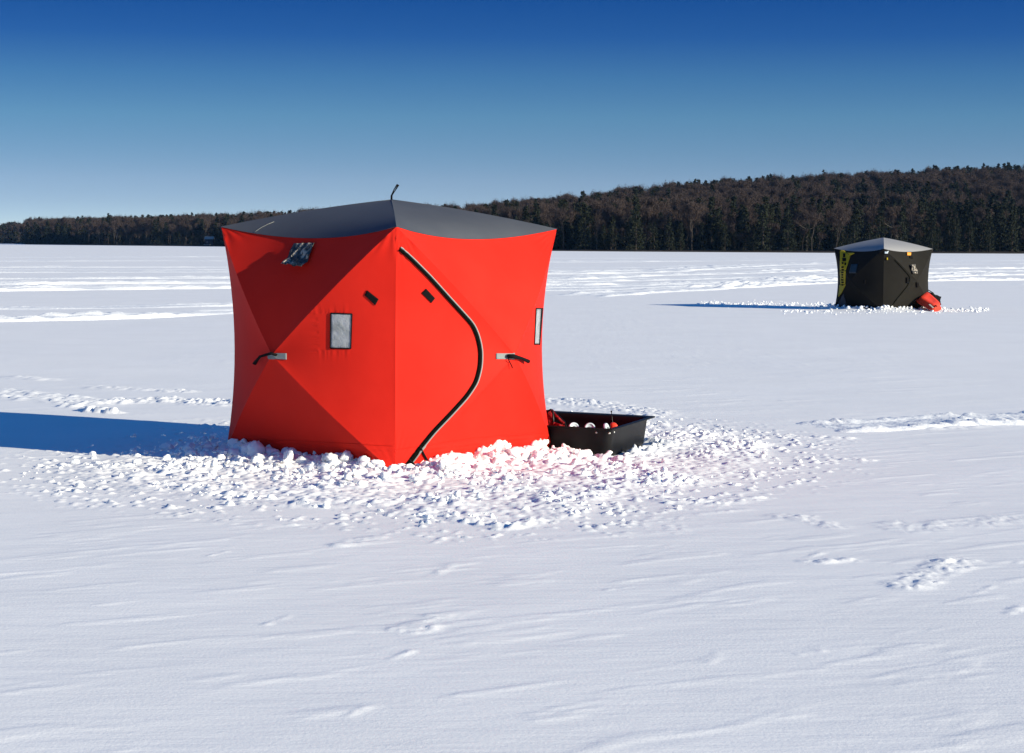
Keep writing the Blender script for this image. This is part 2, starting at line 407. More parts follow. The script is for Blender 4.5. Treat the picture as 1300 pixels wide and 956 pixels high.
while len(pts) < need:
    c = rng.uniform(lo2, hi2, (4000, 2))
    sd = poly_sd(c[:, 0], c[:, 1], RUB) + .2 * fbm(c[:, 0] * 2.2, c[:, 1] * 2.2, 3, 77); dt = -poly_sd(c[:, 0], c[:, 1], RTp); ds = -poly_sd(c[:, 0], c[:, 1], SLp)
    wall = np.exp(-(np.clip(dt, 0, 9) / .5) ** 2)
    clump = sst(-.35, .30, fbm(c[:, 0] * 2.6, c[:, 1] * 1.9, 3, 201)) ** 2
    prob = np.where(sd > 0, .03 + .9 * wall * (.5 + clump) + .35 * clump * sst(0, .3, sd), .03 * sst(-.6, 0, sd))
    ok = (rng.uniform(size=len(c)) < prob) & (dt > .01) & (ds > .0)
    for p, w_ in zip(c[ok], wall[ok]):
        pts.append(tuple(p)); s = .005 + .010 * rng.pareto(2.0)
        cn = math.exp(-((p[0] - RT[0].x) ** 2 + (p[1] - RT[0].y) ** 2) / .35 ** 2)
        sz.append(min(s * (1 + 1.0 * w_), .026 + .050 * w_ * (1 - .8 * cn)))
scatter('broken_snow', pts[:need], sz[:need], 'loose broken snow heaped and trampled around the red tent and the black sled')
pts = []; sz = []
for k in range(520):
    p = BT[0].lerp(BT[rng.integers(4)], rng.uniform()) if rng.uniform() < .3 else None
    i = rng.integers(4); a_, b_ = BT[i], BT[(i + 1) % 4]
    q = a_.lerp(b_, rng.uniform()); c0 = (BT[0] + BT[2]) / 2; o_ = (q - c0).normalized()
    q = q + o_ * abs(rng.normal(0, .3)); pts.append((q.x, q.y)); sz.append(min(.02 + .02 * rng.pareto(2.5), .06))
for k in range(600):
    px = rng.uniform(885, 1065); py = 385.5 + rng.normal(0, 1.6) + (px - 885) * .012
    if rng.uniform() < .25: px = rng.uniform(1190, 1255); py = 394 + rng.normal(0, 1.5)
    if rng.uniform() < .25: px = rng.uniform(990, 1200); py = 396 + rng.normal(0, 1.5)
    q = gnd(px, py)
    if poly_sd(np.array([q.x]), np.array([q.y]), BTp)[0] > 0: continue
    pts.append((q.x, q.y)); sz.append(min(.015 + .015 * rng.pareto(2.5), .05))
scatter('broken_snow', pts, sz, 'line of loose broken snow around the distant black tent', big=9)

# ------------------------------------------------------------------ tracks pressed and thrown up across the lake
def track(pxs, width, hgt, step, seed, rough=1.0, nc=15):
    P = [gnd(*p) for p in pxs]; L = []; 
    for a_, b_ in zip(P[:-1], P[1:]):
        n = max(2, int((b_ - a_).length / step)); L += [a_.lerp(b_, i / n) for i in range(n)]
    L.append(P[-1]); L = np.array([p[:2] for p in L]); n = len(L)
    # smooth the corners out
    for _ in range(40):
        L[1:-1] = .25 * L[:-2] + .5 * L[1:-1] + .25 * L[2:]
    T = np.gradient(L, axis=0); T /= np.linalg.norm(T, axis=1)[:, None]; Nn = np.stack([-T[:, 1], T[:, 0]], 1)
    c = np.linspace(-1, 1, nc)[None, :]; s = (np.arange(n) * step)[:, None]
    wv = 1 + .35 * fbm(s * .25 / max(step, .2) * .4, s * 0 + seed, 3, seed)
    off = c * width / 2 * wv
    XY = L[:, None, :] + Nn[:, None, :] * off[..., None]
    x, y = XY[..., 0], XY[..., 1]
    prof = np.exp(-((np.abs(c) - .72) / .2) ** 2) * .8 + np.exp(-(c / .22) ** 2) * .35
    sx_ = s + x * 0
    q = cells(sx_ / (step * 3), off / (width / 5.) + seed * 3, seed) * 1.0 + cells(sx_ / (step * 7), off / (width / 3) + 9, seed + 3) * .7
    hgt = hgt * sst(0, 25 * step, s) * sst(0, 25 * step, n * step - s)
    patchy = np.clip(.72 + .9 * fbm(sx_ / (step * 40), off * .0 + seed, 4, seed + 7), .25, 1.2)
    edge = np.clip((1 - np.abs(c)) * 6, 0, 1)
    z = hgt * edge * (prof * .3 + .5 * rough * q * (0.35 + prof)) * patchy + Hs(x.ravel(), y.ravel()).reshape(x.shape) - .02 * (1 - edge) + .006 - .035 * (1 - sst(0, 25 * step, s) * sst(0, 25 * step, n * step - s))
    me = np_mesh('snow_track', np.stack([x, y, z], -1).reshape(-1, 3), grid_quads(n, nc))
    tag(link('snow_track', me, M['snow_track']), kind='structure')
TR = [([(-420, 332), (300, 331), (700, 333), (1000, 330), (1750, 331)], 5, .10, .8),
      ([(-420, 340), (290, 339), (760, 340), (1000, 336), (1750, 333)], 3.0, .12, .6),
      ([(-420, 347), (290, 345), (700, 348), (820, 345), (960, 337), (1090, 331)], 3.0, .13, .5),
      ([(-420, 355), (290, 353), (690, 355), (800, 350), (930, 347), (1060, 342), (1750, 338)], 2.2, .12, .4),
      ([(-420, 363), (290, 359), (690, 362), (880, 361), (1060, 352), (1200, 345), (1750, 341)], 2.4, .15, .35),
      ([(-420, 374), (290, 365), (690, 369), (860, 362), (1060, 355), (1250, 349), (1750, 346)], 2.0, .15, .3),
      ([(690, 379), (780, 373), (880, 367), (1060, 358), (1200, 356), (1750, 352)], 1.6, .15, .25),
      ([(-420, 394), (100, 391), (290, 387), (520, 383)], 1.3, .06, .2),
      ([(-420, 412), (100, 405), (290, 396), (520, 388), (700, 379)], 1.3, .12, .16),
      ([(975, 544.5), (1000, 543), (1100, 541), (1200, 535), (1750, 525)], .7, .045, .035),
      ([(1100, 334), (1250, 331), (1750, 329)], 4, .12, .8),
      ([(-420, 343), (290, 342), (690, 344), (900, 342), (1060, 336)], 2.6, .08, .6),
      ([(-420, 359), (290, 357), (690, 358), (880, 354), (1060, 346), (1750, 342)], 2.0, .08, .4),
      ([(-420, 369), (290, 362.5), (690, 366), (880, 359), (1060, 353.5)], 1.8, .09, .3),
      ([(-420, 327), (300, 326), (700, 328), (1000, 327.5), (1750, 327)], 6, .09, .9),
      ([(1190, 362), (1750, 357)], 1.4, .08, .3)]
for i, (p, w_, h_, st) in enumerate(TR): track(p, w_ * 1.35, h_ * 1.25, st, i + 3, 1.05)

# ------------------------------------------------------------------ pop-up tents
def make_tent(root, FP, hc, apex, hub_out, hub_z, inset, mats, nres, roof_bow=.018, flare=(.03, .008, .02, .03), wrinkles=()):
    C = sum(FP, Vector()) / 4; T = Tent(); T.root = root; T.walls = []
    V3 = lambda v: np.array(v[:])
    def corner(i, t):                                     # corner edge from the ground up, drawn in at mid height
        p = FP[i]; d = (p - C).normalized()
        return V3(p) + V3(d) * (-inset[i] * 4 * t * (1 - t) + flare[i] * t) + np.array([0, 0, hc * t])
    def eave(i, j, t):
        a_, b_ = corner(i, 1), corner(j, 1); k = 4 * t * (1 - t)
        n_ = ((FP[i] + FP[j]) / 2 - C).normalized()
        return a_ * (1 - t) + b_ * t + k * np.array([-n_.x * .07, -n_.y * .07, -.085 * hc / 1.77])
    def bottom(i, j, t):
        a_, b_ = corner(i, 0), corner(j, 0); k = 4 * t * (1 - t)
        n_ = ((FP[i] + FP[j]) / 2 - C).normalized()
        return a_ * (1 - t) + b_ * t + k * np.array([n_.x * .03, n_.y * .03, 0])
    names = ['right', 'backright', 'backleft', 'left']
    for fi, (i, j) in enumerate(((0, 1), (1, 2), (2, 3), (3, 0))):
        n_ = ((FP[i] + FP[j]) / 2 - C).normalized(); nn = V3(n_)
        H = V3((FP[i] + FP[j]) / 2) + nn * hub_out + np.array([0, 0, hub_z])
        tri = [(corner(i, 0), corner(j, 0), lambda t, i=i, j=j: bottom(i, j, t)),
               (corner(j, 0), corner(j, 1), lambda t, j=j: corner(j, t)),
               (corner(j, 1), corner(i, 1), lambda t, i=i, j=j: eave(i, j, 1 - t)),
               (corner(i, 1), corner(i, 0), lambda t, i=i: corner(i, 1 - t))]
        VV = []; FF = []; base = 0
        vis = fi in (0, 3); ns = nres if vis else 16; ntt = nres if vis else 16
        for ti, (A, B, E) in enumerate(tri):
            s = np.linspace(0, 1, ns)[:, None, None]; t = np.linspace(0, 1, ntt)[None, :, None]
            bow = nn * .035 * 4 * s * (1 - s)
            Et = np.array([E(q) for q in np.linspace(0, 1, ntt)])[None]
            lin = A * (1 - t) + B * t
            P = H * (1 - s) + lin * s + bow + (s ** 2.2) * (Et - lin)
            P = P - nn * (.022 * 4 * t * (1 - t) * (s * (1 - s) * 4) ** .7)
            P = P.reshape(-1, 3)
            # gathers that run off a stitched-in pane, and creases out of the corners
            if vis and len(wrinkles):
                al = V3((FP[j] - FP[i]).normalized()); o0 = V3(FP[i])
                aa = (P - o0) @ al; zz = P[:, 2]; d = np.zeros(len(P))
                for wf, a0, a1, z0, z1, amp, rng_ in wrinkles:
                    if wf != fi: continue
                    dx = np.maximum(np.maximum(a0 - aa, aa - a1), 0); dz = np.maximum(np.maximum(z0 - zz, zz - z1), 0)
                    dd = np.hypot(dx, dz); ins = dd < 1e-6
                    ph = np.where(dx > dz, zz * 250 + 3 * np.sin(zz * 60), aa * 260 + 3 * np.sin(aa * 70))
                    d += np.where(ins, 0, amp * np.sin(ph) * np.exp(-dd / rng_) * np.clip(dd / .006, 0, 1))
                L_ = np.linalg.norm(V3(FP[j]) - V3(FP[i]))
                for ca, cz in ((0, hc), (L_, hc), (0, 0.02), (L_, 0.02)):
                    rr = np.hypot(aa - ca, zz - cz); th = np.arctan2(zz - cz, aa - ca)
                    d += (.0028 if cz > .5 else .0012) * np.sin(th * 31 + 4 * np.sin(th * 5) + rr * 3) * np.exp(-((rr - .12) / .12) ** 2)
                d += .0022 * np.sin((zz - .16) * 190) * np.exp(-((zz - .16) / .02) ** 2)
                P = P + nn * d[:, None]
            VV.append(P); FF.append(grid_quads(ns, ntt) + base); base += len(P)
        VV = np.concatenate(VV); FF = np.concatenate(FF)
        loc = np.array(root.location)
        me = np_mesh('wall', VV - loc, FF)
        o = link('wall', me, mats['wall'], root); T.walls.append(o)
        if vis:
            bv = BVHTree.FromPolygons([tuple(v) for v in VV], [tuple(f) for f in FF])
            setattr(T, 'bv_' + names[fi], (bv, o))
    # roof: four panels between bowed ridges
    ap = V3(C) + np.array([0, 0, apex]); VV = []; FF = []; base = 0; n = 30
    for (i, j) in ((0, 1), (1, 2), (2, 3), (3, 0)):
        A, B = corner(i, 1), corner(j, 1)
        s = np.linspace(0, 1, n)[:, None, None]; t = np.linspace(0, 1, n)[None, :, None]
        Et = np.array([eave(i, j, q) for q in np.linspace(0, 1, n)])[None]; lin = A * (1 - t) + B * t
        P = ap * (1 - s) + lin * s + np.array([0, 0, 1]) * roof_bow * 4 * s * (1 - s) + s ** 5 * (Et - lin)
        P = P - np.array([0, 0, 1]) * .008 * 4 * t * (1 - t) * s * (1 - s) * 4
        P = P + (P - ap) * (s ** 12) * .006 + np.array([0, 0, .004])
        VV.append(P.reshape(-1, 3)); FF.append(grid_quads(n, n) + base); base += n * n
    VV = np.concatenate(VV); FF = np.concatenate(FF)
    T.roof = link('roof', np_mesh('roof', VV - np.array(root.location), FF), mats['roof'], root)
    T.bv_roof = (BVHTree.FromPolygons([tuple(v) for v in VV], [tuple(f) for f in FF]), T.roof)
    T.apex = Vector(ap) + Vector((0, 0, .004)); T.corner = lambda i, t: Vector(corner(i, t)); T.C = C
    return T
def hit(side, px, py):
    p, n, _, _ = side[0].ray_cast(EYE, ray(px, py))
    if p is None:                                         # just off the cloth: nearest point of it
        q = at(px, py, 14.8 if side[1].parent.location.y < 30 else 51)
        p, n, _, _ = side[0].find_nearest(q)
    if n.dot(ray(px, py)) > 0: n = -n
    return p, n
def slab(side, quad, off, name, material, parent=None, nu=10, nv=10, curl=None):
    """patch lying on the cloth; quad = four photograph corners tl,tr,br,bl; closed slab of thickness off"""
    (a0, a1), (b0, b1), (c0, c1), (d0, d1) = quad; top = []; bot = []
    for i in range(nu):
        for j in range(nv):
            u = j / (nv - 1); v = i / (nu - 1)
            px = (a0 * (1 - u) + b0 * u) * (1 - v) + (d0 * (1 - u) + c0 * u) * v
            py = (a1 * (1 - u) + b1 * u) * (1 - v) + (d1 * (1 - u) + c1 * u) * v
            p, n = hit(side, px, py); e = off + (curl(u, v) if curl else 0)
            top.append(p + n * e); bot.append(p + n * (e - off + .0005 if curl else .0005))
    k = nu * nv; q = grid_quads(nu, nv).tolist(); Fc = [f for f in q] + [[i + k for i in f[::-1]] for f in q]
    rim = [j for j in range(nv)] + [i * nv + nv - 1 for i in range(1, nu)] + [(nu - 1) * nv + j for j in range(nv - 2, -1, -1)] + [i * nv for i in range(nu - 2, 0, -1)]
    Fc += [[rim[i], rim[(i + 1) % len(rim)], rim[(i + 1) % len(rim)] + k, rim[i] + k] for i in range(len(rim))]
    return world_child(name, [tuple(v) for v in top + bot], Fc, material, parent or side[1])
def ribbon(side, pxs, wpx, off, name, material, parent=None, n=120, shift=0, lift=None):
    """band of cloth following a line drawn on the wall"""
    P = np.array(pxs, float); s = np.concatenate([[0], np.cumsum(np.hypot(*np.diff(P, axis=0).T))]); t = np.linspace(0, s[-1], n)
    Q = np.stack([np.interp(t, s, P[:, 0]), np.interp(t, s, P[:, 1])], 1)
    for _ in range(6): Q[1:-1] = .25 * Q[:-2] + .5 * Q[1:-1] + .25 * Q[2:]
    D = np.gradient(Q, axis=0); D /= np.linalg.norm(D, axis=1)[:, None]; Nn = np.stack([-D[:, 1], D[:, 0]], 1)
    V = []
    for i in range(n):
        for k, (o_, e) in enumerate(((-wpx / 2, .0005), (-wpx / 2, off * .8), (0, off), (wpx / 2, off * .8), (wpx / 2, .0005))):
            p, nn_ = hit(side, *(Q[i] + Nn[i] * (o_ + shift))); V.append(tuple(p + nn_ * (e + (lift(i / n) if lift else 0))))
    Fc = grid_quads(n, 5).tolist()
    return world_child(name, V, Fc, material, parent or side[1])

# red tent
rt = empty('ice_fishing_tent', ((RT[0] + RT[2]) / 2)[:])
tag(rt, 'large red pop-up ice fishing tent with a grey roof, nearest the camera, banked with snow', 'tent')
WR = [(3, 1.84 - .56, 1.84 - .37, .875, 1.14, .0028, .035), (3, 1.84 - 1.12, 1.84 - .92, 1.42, 1.62, .0015, .03), (0, 1.52, 1.66, .86, 1.17, .0015, .03)]
T1 = make_tent(rt, RT, 1.772, 1.99, .355, .83, (.10, .105, .085, .085), dict(wall=M['red'], roof=M['grey']), 110, wrinkles=WR)
RS, LS, RF = T1.bv_right, T1.bv_left, T1.bv_roof
z = ribbon(RS, [(507, 316), (520, 327), (545, 352), (570, 380), (590, 402), (600, 413), (606, 428), (609.5, 445), (609, 465), (604, 485), (592, 503), (572, 525), (550, 548), (530, 573), (519, 588), (508, 600)], 4.2, .010, 'door_zipper', M['zip'])
ribbon(RS, [(507, 316), (520, 327), (545, 352), (570, 380), (590, 402), (600, 413), (606, 428), (609.5, 445), (609, 465), (604, 485), (592, 503), (572, 525), (550, 548), (530, 573), (519, 588), (508, 600)], 1.7, .009, 'zipper_piping', M['pipe'], shift=-3.0)
for pts_ in ([(533, 567), (537, 576), (541, 583)], [(520, 584), (526, 590), (531, 596)]):
    ribbon(RS, pts_, 2.6, .012, 'zipper_pull', M['strap'], n=12)
slab(LS, ((463, 374.8), (466, 368.5), (480.7, 380), (476.5, 387.4)), .006, 'velcro_patch', M['strap'])
slab(RS, ((535, 372), (540.9, 366.4), (552.2, 378.6), (547.4, 384.6)), .006, 'velcro_patch', M['strap'])
slab(LS, ((340, 448), (364, 448.5), (364, 456.5), (341, 455.5)), .006, 'hub_patch', M['patch'], nv=16)
slab(RS, ((629.5, 448.5), (653, 448.5), (653, 456), (629.5, 456)), .006, 'hub_patch', M['patch'], nv=16)
def pane(side, quad, name='window', m_='clear', **k):
    fr = []; (a0, a1), (b0, b1), (c0, c1), (d0, d1) = quad
    w_ = slab(side, quad, .004, name, M[m_], **k)
    loop = [quad[0], quad[1], quad[2], quad[3], quad[0]]
    f = MB(); 
    for (p, q) in zip(loop[:-1], loop[1:]):
        L_ = []
        for i in range(9):
            t = i / 8; pt, n_ = hit(side, p[0] * (1 - t) + q[0] * t, p[1] * (1 - t) + q[1] * t); L_.append(pt + n_ * .004)
        f.tube(L_, .0045, 6)
    f.build('window_trim', M['strap'], side[1])
    return w_
pane(LS, ((420, 397.5), (447, 398.5), (445.5, 442.5), (419.5, 442)), nu=14)
pane(RS, ((680, 391.5), (686.5, 391.5), (684, 437), (678, 437)), nu=14)
slab(RS, ((686.6, 391), (688.4, 391), (684.6, 438), (684.2, 438)), .008, 'window_flap', M['strap'], nu=14, nv=3)
# vent window: the pane hangs loose, folded and curling away from the wall at its foot
slab(LS, ((374, 310.5), (400.5, 309.5), (390, 341.5), (364, 341)), .003, 'vent_window', M['glint_vinyl'], nu=26, nv=22,
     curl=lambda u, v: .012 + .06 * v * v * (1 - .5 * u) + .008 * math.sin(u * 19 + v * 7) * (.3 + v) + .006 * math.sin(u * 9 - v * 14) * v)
def strap(side, px3, rad, name, material, depth_off, flat=.35, parent=None):
    L_ = []
    for (px, py), e in zip(px3, depth_off):
        p, n_ = hit(side, px, py); L_.append(p + n_ * e)
    return MB().tube(L_, rad, 8, flat).build(name, material, parent or side[1])
strap(LS, [(352, 450.5), (346, 451.5), (340, 453), (335, 456.5), (329.5, 462)], [.018, .015, .013, .012, .017], 'pull_strap', M['strap'], [.015, .05, .06, .05, .04], .6)
strap(RS, [(643, 452), (650, 453), (657.5, 455.8), (665, 459)], [.017, .019, .012, .017], 'pull_strap', M['strap'], [.015, .03, .035, .035], .9)
strap(RS, [(643.5, 453), (644.5, 458), (647, 463), (648, 466)], .005, 'strap_tail', M['strap'], [.015, .02, .02, .02], .6)
# loop on the roof hub
ax_ = T1.apex
lp = MB()
def off3(p, dx, dz): return p + right0 * dx + Vector((0, 0, dz))
lp.tube([off3(ax_, 0, -.01), off3(ax_, .001, .03), off3(ax_, .008, .05), off3(ax_, .018, .075), off3(ax_, .036, .105), off3(ax_, .048, .120)], [.009, .008, .005, .005, .006, .009], 8, .6)
lp.tube([off3(ax_, .004, .035), off3(ax_, .022, .062), off3(ax_, .040, .090), off3(ax_, .055, .116)], [.006, .005, .006, .009], 8, .6)
lp.build('hub_strap', M['strap'], rt)
# ridge sleeves and the seam near the left corner of the roof
for i in range(4):
    f = MB(); L_ = []
    for k in range(13):
        s = k / 12; A = T1.corner(i, 1); p = T1.apex.lerp(A, s) + Vector((0, 0, .018 * 4 * s * (1 - s) - .001)); L_.append(p)
    f.tube(L_, .005, 6, .7).build('ridge_seam', M['grey'], T1.roof)
L_ = []
for px, py in ((323, 295), (326, 293), (332, 289), (340, 285), (348, 281.8)):
    p, n_ = hit(RF, px, py); L_.append(p + n_ * .002)
MB().tube(L_, .0028, 6, .6).build('panel_seam', M['pipe'], T1.roof)
# ground skirt seams and the hem under the eave
for side, a_, b_ in ((LS, (300, 556), (499, 566)), (RS, (502, 571), (700, 548))):
    mid = ((a_[0] + b_[0]) / 2, (a_[1] + b_[1]) / 2 - (3 if side is RS else 0))
    ribbon(side, [a_, mid, b_], .8, .004, 'skirt_seam', M['red'], n=60)

# ------------------------------------------------------------------ black tent
bt = empty('ice_fishing_tent', ((BT[0] + BT[2]) / 2)[:])
tag(bt, 'distant black pop-up ice fishing tent with silver roof and yellow side band', 'tent')
T2 = make_tent(bt, BT, 1.60, 1.89, .31, .78, (.10, .10, .10, .10), dict(wall=M['black_fabric'], roof=M['silver_fabric']), 40)
RS2, LS2 = T2.bv_right, T2.bv_left
slab(LS2, ((1066.5, 318), (1082, 318), (1074, 343), (1066.5, 343)), .012, 'yellow_band', M['yellow'])
slab(LS2, ((1066.5, 343.4), (1074, 343.4), (1073.2, 361), (1067, 361)), .012, 'yellow_band', M['yellow'])
slab(LS2, ((1066, 361.4), (1074, 361.4), (1068, 373), (1064.5, 377)), .012, 'yellow_band', M['yellow'])
for k, (x0, x1, y0, y1) in enumerate([(1070.5, 1073.6, 322, 327), (1069.6, 1074.4, 327.6, 332), (1068.9, 1071.3, 333, 335.4), (1072.4, 1074.6, 333.6, 337)] +
                     [(1068.7 + .3 * math.sin(q * 2.1), 1071.5 + .4 * math.sin(q * 1.3), 338.2 + q * 3.2, 340.3 + q * 3.2) for q in range(8)]):
    slab(LS2, ((x0, y0), (x1, y0 + .3), (x1 - .3, y1), (x0 + .2, y1)), .018, 'dark_mark', M['strap'], nu=3, nv=3)
slab(LS2, ((1081, 336), (1089.5, 335.6), (1087, 347), (1078.5, 347)), .02, 'window_flap', mat('blue_grey_vinyl', (.018, .026, .032), .35, .5, bump=[(6, .4, .03)]))
slab(LS2, ((1068, 378), (1071, 373), (1076, 389), (1063, 389)), .02, 'grey_corner_panel', mat('dark_grey_cloth', (.05, .052, .062), .7, .2, bump=[(6, .4, .03)]))
slab(LS2, ((1096.6, 355), (1098.8, 355), (1098.6, 360.5), (1096.6, 360)), .03, 'pull_strap', M['strap'])
slab(RS2, ((1154.5, 337), (1160.5, 337), (1163.5, 348), (1157.5, 348.6)), .03, 'window', M['glint_vinyl'], curl=lambda u, v: .03 + .02 * math.sin(v * 7 + u * 3))
slab(RS2, ((1150.8, 321), (1156, 321.4), (1155.6, 324.6), (1151, 324.6)), .03, 'orange_tab', M['orange'])
slab(RS2, ((1154.5, 325.5), (1158, 326), (1158.5, 328.5), (1155, 328)), .02, 'velcro_patch', M['strap'])
slab(RS2, ((1123, 319.2), (1127, 319.4), (1127, 321.6), (1123, 321.6)), .03, 'white_tag', M['white_plastic'])
slab(RS2, ((1125.6, 327), (1127, 327), (1127, 329.6), (1125.6, 329.6)), .03, 'yellow_tag', M['yellow'])
slab(RS2, ((1150.8, 352), (1153.6, 352), (1153.2, 359.5), (1150.6, 359)), .03, 'pull_strap', M['strap'])
slab(RS2, ((1162.6, 358), (1165.6, 359), (1165, 364.5), (1163, 364)), .03, 'pull_strap', M['strap'])
ribbon(RS2, [(1136, 330), (1146, 341), (1156, 352), (1153, 362), (1143, 374), (1132, 388)], .9, .012, 'door_zipper', M['zip'], n=40)

# ------------------------------------------------------------------ sled (pulk) beside the red tent
sl = empty('cargo_sled', ((sA + sE / 2 + sL / 2))[:])
tag(sl, 'black plastic cargo sled with gear in it, half hidden beside the red tent', 'sled')
ex = sE.normalized(); lx = sL.normalized(); ctr = sA + sE / 2 + sL / 2
def loop_at(inset, z, r, nseg=7):
    hx = sL.length / 2 - inset; hy = sE.length / 2 - inset; out = []
    r = min(r, hx * .9, hy * .9)
    for sx_, sy_, a0 in ((1, 1, 0), (-1, 1, 90), (-1, -1, 180), (1, -1, 270)):
        for k in range(nseg):
            a_ = R(a0 + 90 * k / (nseg - 1))
            out.append(ctr + lx * (sx_ * (hx - r) + r * math.cos(a_)) + ex * (sy_ * (hy - r) + r * math.sin(a_)) + Vector((0, 0, z)))
    return out
prof = [(.13, -.01, .05), (.085, .0, .07), (.070, .03, .08), (.052, .19, .07), (.048, .222, .07), (.046, .228, .07), (.0, .236, .035), (-.002, .240, .035), (.0, .246, .035),
        (.052, .240, .07), (.060, .232, .07), (.064, .19, .07), (.085, .035, .08), (.11, .012, .07), (.16, .010, .05)]
V = []; n = 28
for i_, z_, r_ in prof: V += loop_at(i_, z_, r_)
Fc = [[i * n + j, i * n + (j + 1) % n, (i + 1) * n + (j + 1) % n, (i + 1) * n + j] for i in range(len(prof) - 1) for j in range(n)]
Fc += [list(range(n))[::-1], [(len(prof) - 1) * n + j for j in range(n)]]
# stiffening grooves along the end wall are pressed in by a few mm
world_child('body', [tuple(v) for v in V], Fc, M['plastic'], sl)
def sled_pt(a_, b_, z): return sA + lx * a_ + ex * b_ + Vector((0, 0, z))
for a_, b_ in ((.17, .044), (.06, .046), (.05, .15)):
    p = sled_pt(a_, b_, .205) - (ex if b_ < .1 else -lx) * 0
    nrm = -ex if a_ > .055 and b_ < .1 else -lx
    q = p - (ex * (b_ - .052) if nrm == -ex else lx * (a_ - .052))
    MB().tube([q - nrm * .004, q + nrm * .006], .008, 8).build('bolt', M['bolt'], sl)

# gear in the sled, each a thing of its own
def disc(px, py, Yd, yaw, tilt, label, name='round_tip_up'):
    c = at(px, py, Yd); e = empty(name, (c.x, c.y, c.z - .06)); e.rotation_euler = (0, 0, 0)
    tag(e, label, 'fishing gear', 'pale discs standing in the black sled')
    ax = Vector((math.cos(yaw) * math.cos(tilt), math.sin(yaw) * math.cos(tilt), math.sin(tilt)))
    a_ = ax.cross(Vector((0, 0, 1))).normalized(); b_ = ax.cross(a_)
    def lathe(pr, nn=28):
        V = []
        for r_, h_ in pr:
            for k in range(nn): q = 2 * math.pi * k / nn; V.append(c + ax * h_ + (a_ * math.cos(q) + b_ * math.sin(q)) * r_)
        Fc = [[i * nn + k, i * nn + (k + 1) % nn, (i + 1) * nn + (k + 1) % nn, (i + 1) * nn + k] for i in range(len(pr) - 1) for k in range(nn)]
        return V, Fc + [list(range(nn))[::-1], [(len(pr) - 1) * nn + k for k in range(nn)]]
    V, Fc = lathe([(.034, -.012), (.041, -.010), (.043, -.004), (.043, .004), (.040, .012), (.032, .015), (.030, .010), (.008, .010)])
    world_child('body', [tuple(v) for v in V], Fc, M['white_plastic'], e)
    V, Fc = lathe([(.011, .010), (.010, .018), (.006, .021)]); world_child('hub', [tuple(v) for v in V], Fc, M['patch'], e)
    V, Fc = lathe([(.011, -.012), (.011, -.03), (.006, -.033)]); world_child('spindle', [tuple(v) for v in V], Fc, M['tube'], e)
disc(728.5, 543.0, 15.40, R(-75), R(22), 'leftmost of the three pale discs standing on edge in the black sled')
disc(748.8, 543.6, 15.36, R(-95), R(14), 'middle one of the three pale discs standing on edge in the black sled')
disc(770.0, 544.0, 15.28, R(-20), R(16), 'rightmost of the three pale discs standing in the black sled, beside the red housing')
c = at(780, 543, 15.58); e = empty('rod_holder', (c.x, c.y, .03))
tag(e, 'small red housing with a thin black rod, inside the near corner of the black sled', 'fishing gear')
V = []
for (z_, rx, ry, ox) in ((-.10, .022, .03, 0), (-.095, .032, .035, 0), (-.02, .035, .036, 0), (.02, .030, .034, -.004), (.035, .022, .026, -.008), (.042, .010, .014, -.010)):
    for k in range(20):
        q = 2 * math.pi * k / 20; ck, sk = math.cos(q), math.sin(q)
        sg = lambda v: math.copysign(abs(v) ** .7, v)
        V.append(c + Vector((rx * sg(ck) + ox, ry * sg(sk), z_)))
Fc = [[i * 20 + k, i * 20 + (k + 1) % 20, (i + 1) * 20 + (k + 1) % 20, (i + 1) * 20 + k] for i in range(5) for k in range(20)] + [list(range(20))[::-1], [100 + k for k in range(20)]]
world_child('housing', [tuple(v) for v in V], Fc, M['red_plastic'], e)
p0 = at(778, 539, 15.60); p1 = at(776.2, 523.5, 15.62)
MB().tube([p0 - Vector((0, 0, .05)), p0, p0.lerp(p1, .6), p1], [.004, .0035, .003, .003], 8).tube([p1, p1 + Vector((0, 0, .008)), p1 + Vector((0, 0, .014))], [.006, .007, .003], 8).build('rod', M['tube'], e)
MB().box(c + Vector((-.042, 0, -.03)), (.02, .05, .10)).build('bracket', M['tube'], e)

# folded camp chair at the back of the sled, its red mesh bands loose
c = at(700, 540, 15.75); e = empty('folded_chair', (c.x, c.y, .02))
tag(e, 'folded camp chair with red mesh cloth sticking out of the black sled beside the tent', 'chair')
def band(pxa, pxb, Ya, Yb, w_, name='cloth_band', m_='seat_cloth'):
    a_ = at(*pxa, Ya); b_ = at(*pxb, Yb); d = (b_ - a_).normalized(); s_ = d.cross(Vector((0, 1, 0))).normalized() * w_ / 2
    V = []; n_ = 14
    for k in range(n_):
        t = k / (n_ - 1); p = a_.lerp(b_, t) + Vector((0, .012 * math.sin(t * 9), 0))
        for q in (-1, -.4, .4, 1):
            V.append(tuple(p + s_ * q + Vector((0, -.006 * (1 - q * q) - .002, 0))))
        for q in (1, .4, -.4, -1):
            V.append(tuple(p + s_ * q + Vector((0, .004, 0))))
    Fc = [[i * 8 + j, i * 8 + (j + 1) % 8, (i + 1) * 8 + (j + 1) % 8, (i + 1) * 8 + j] for i in range(n_ - 1) for j in range(8)] + [list(range(8))[::-1], [(n_ - 1) * 8 + j for j in range(8)]]
    world_child(name, V, Fc, M[m_], e)
band((697.5, 520), (700.5, 546), 15.8, 15.7, .055)
band((700, 521.5), (716, 538), 15.75, 15.7, .020)
band((702, 538.5), (716, 543), 15.68, 15.62, .038)
f = MB()
f.tube([at(694, 523, 15.78), at(699.5, 519.8, 15.76), at(702, 523, 15.74), at(703, 546, 15.7)], .008, 8)
f.tube([at(701, 520.5, 15.8), at(717, 536, 15.76), at(720, 546, 15.7)], .007, 8)
f.build('frame', M['tube'], e)
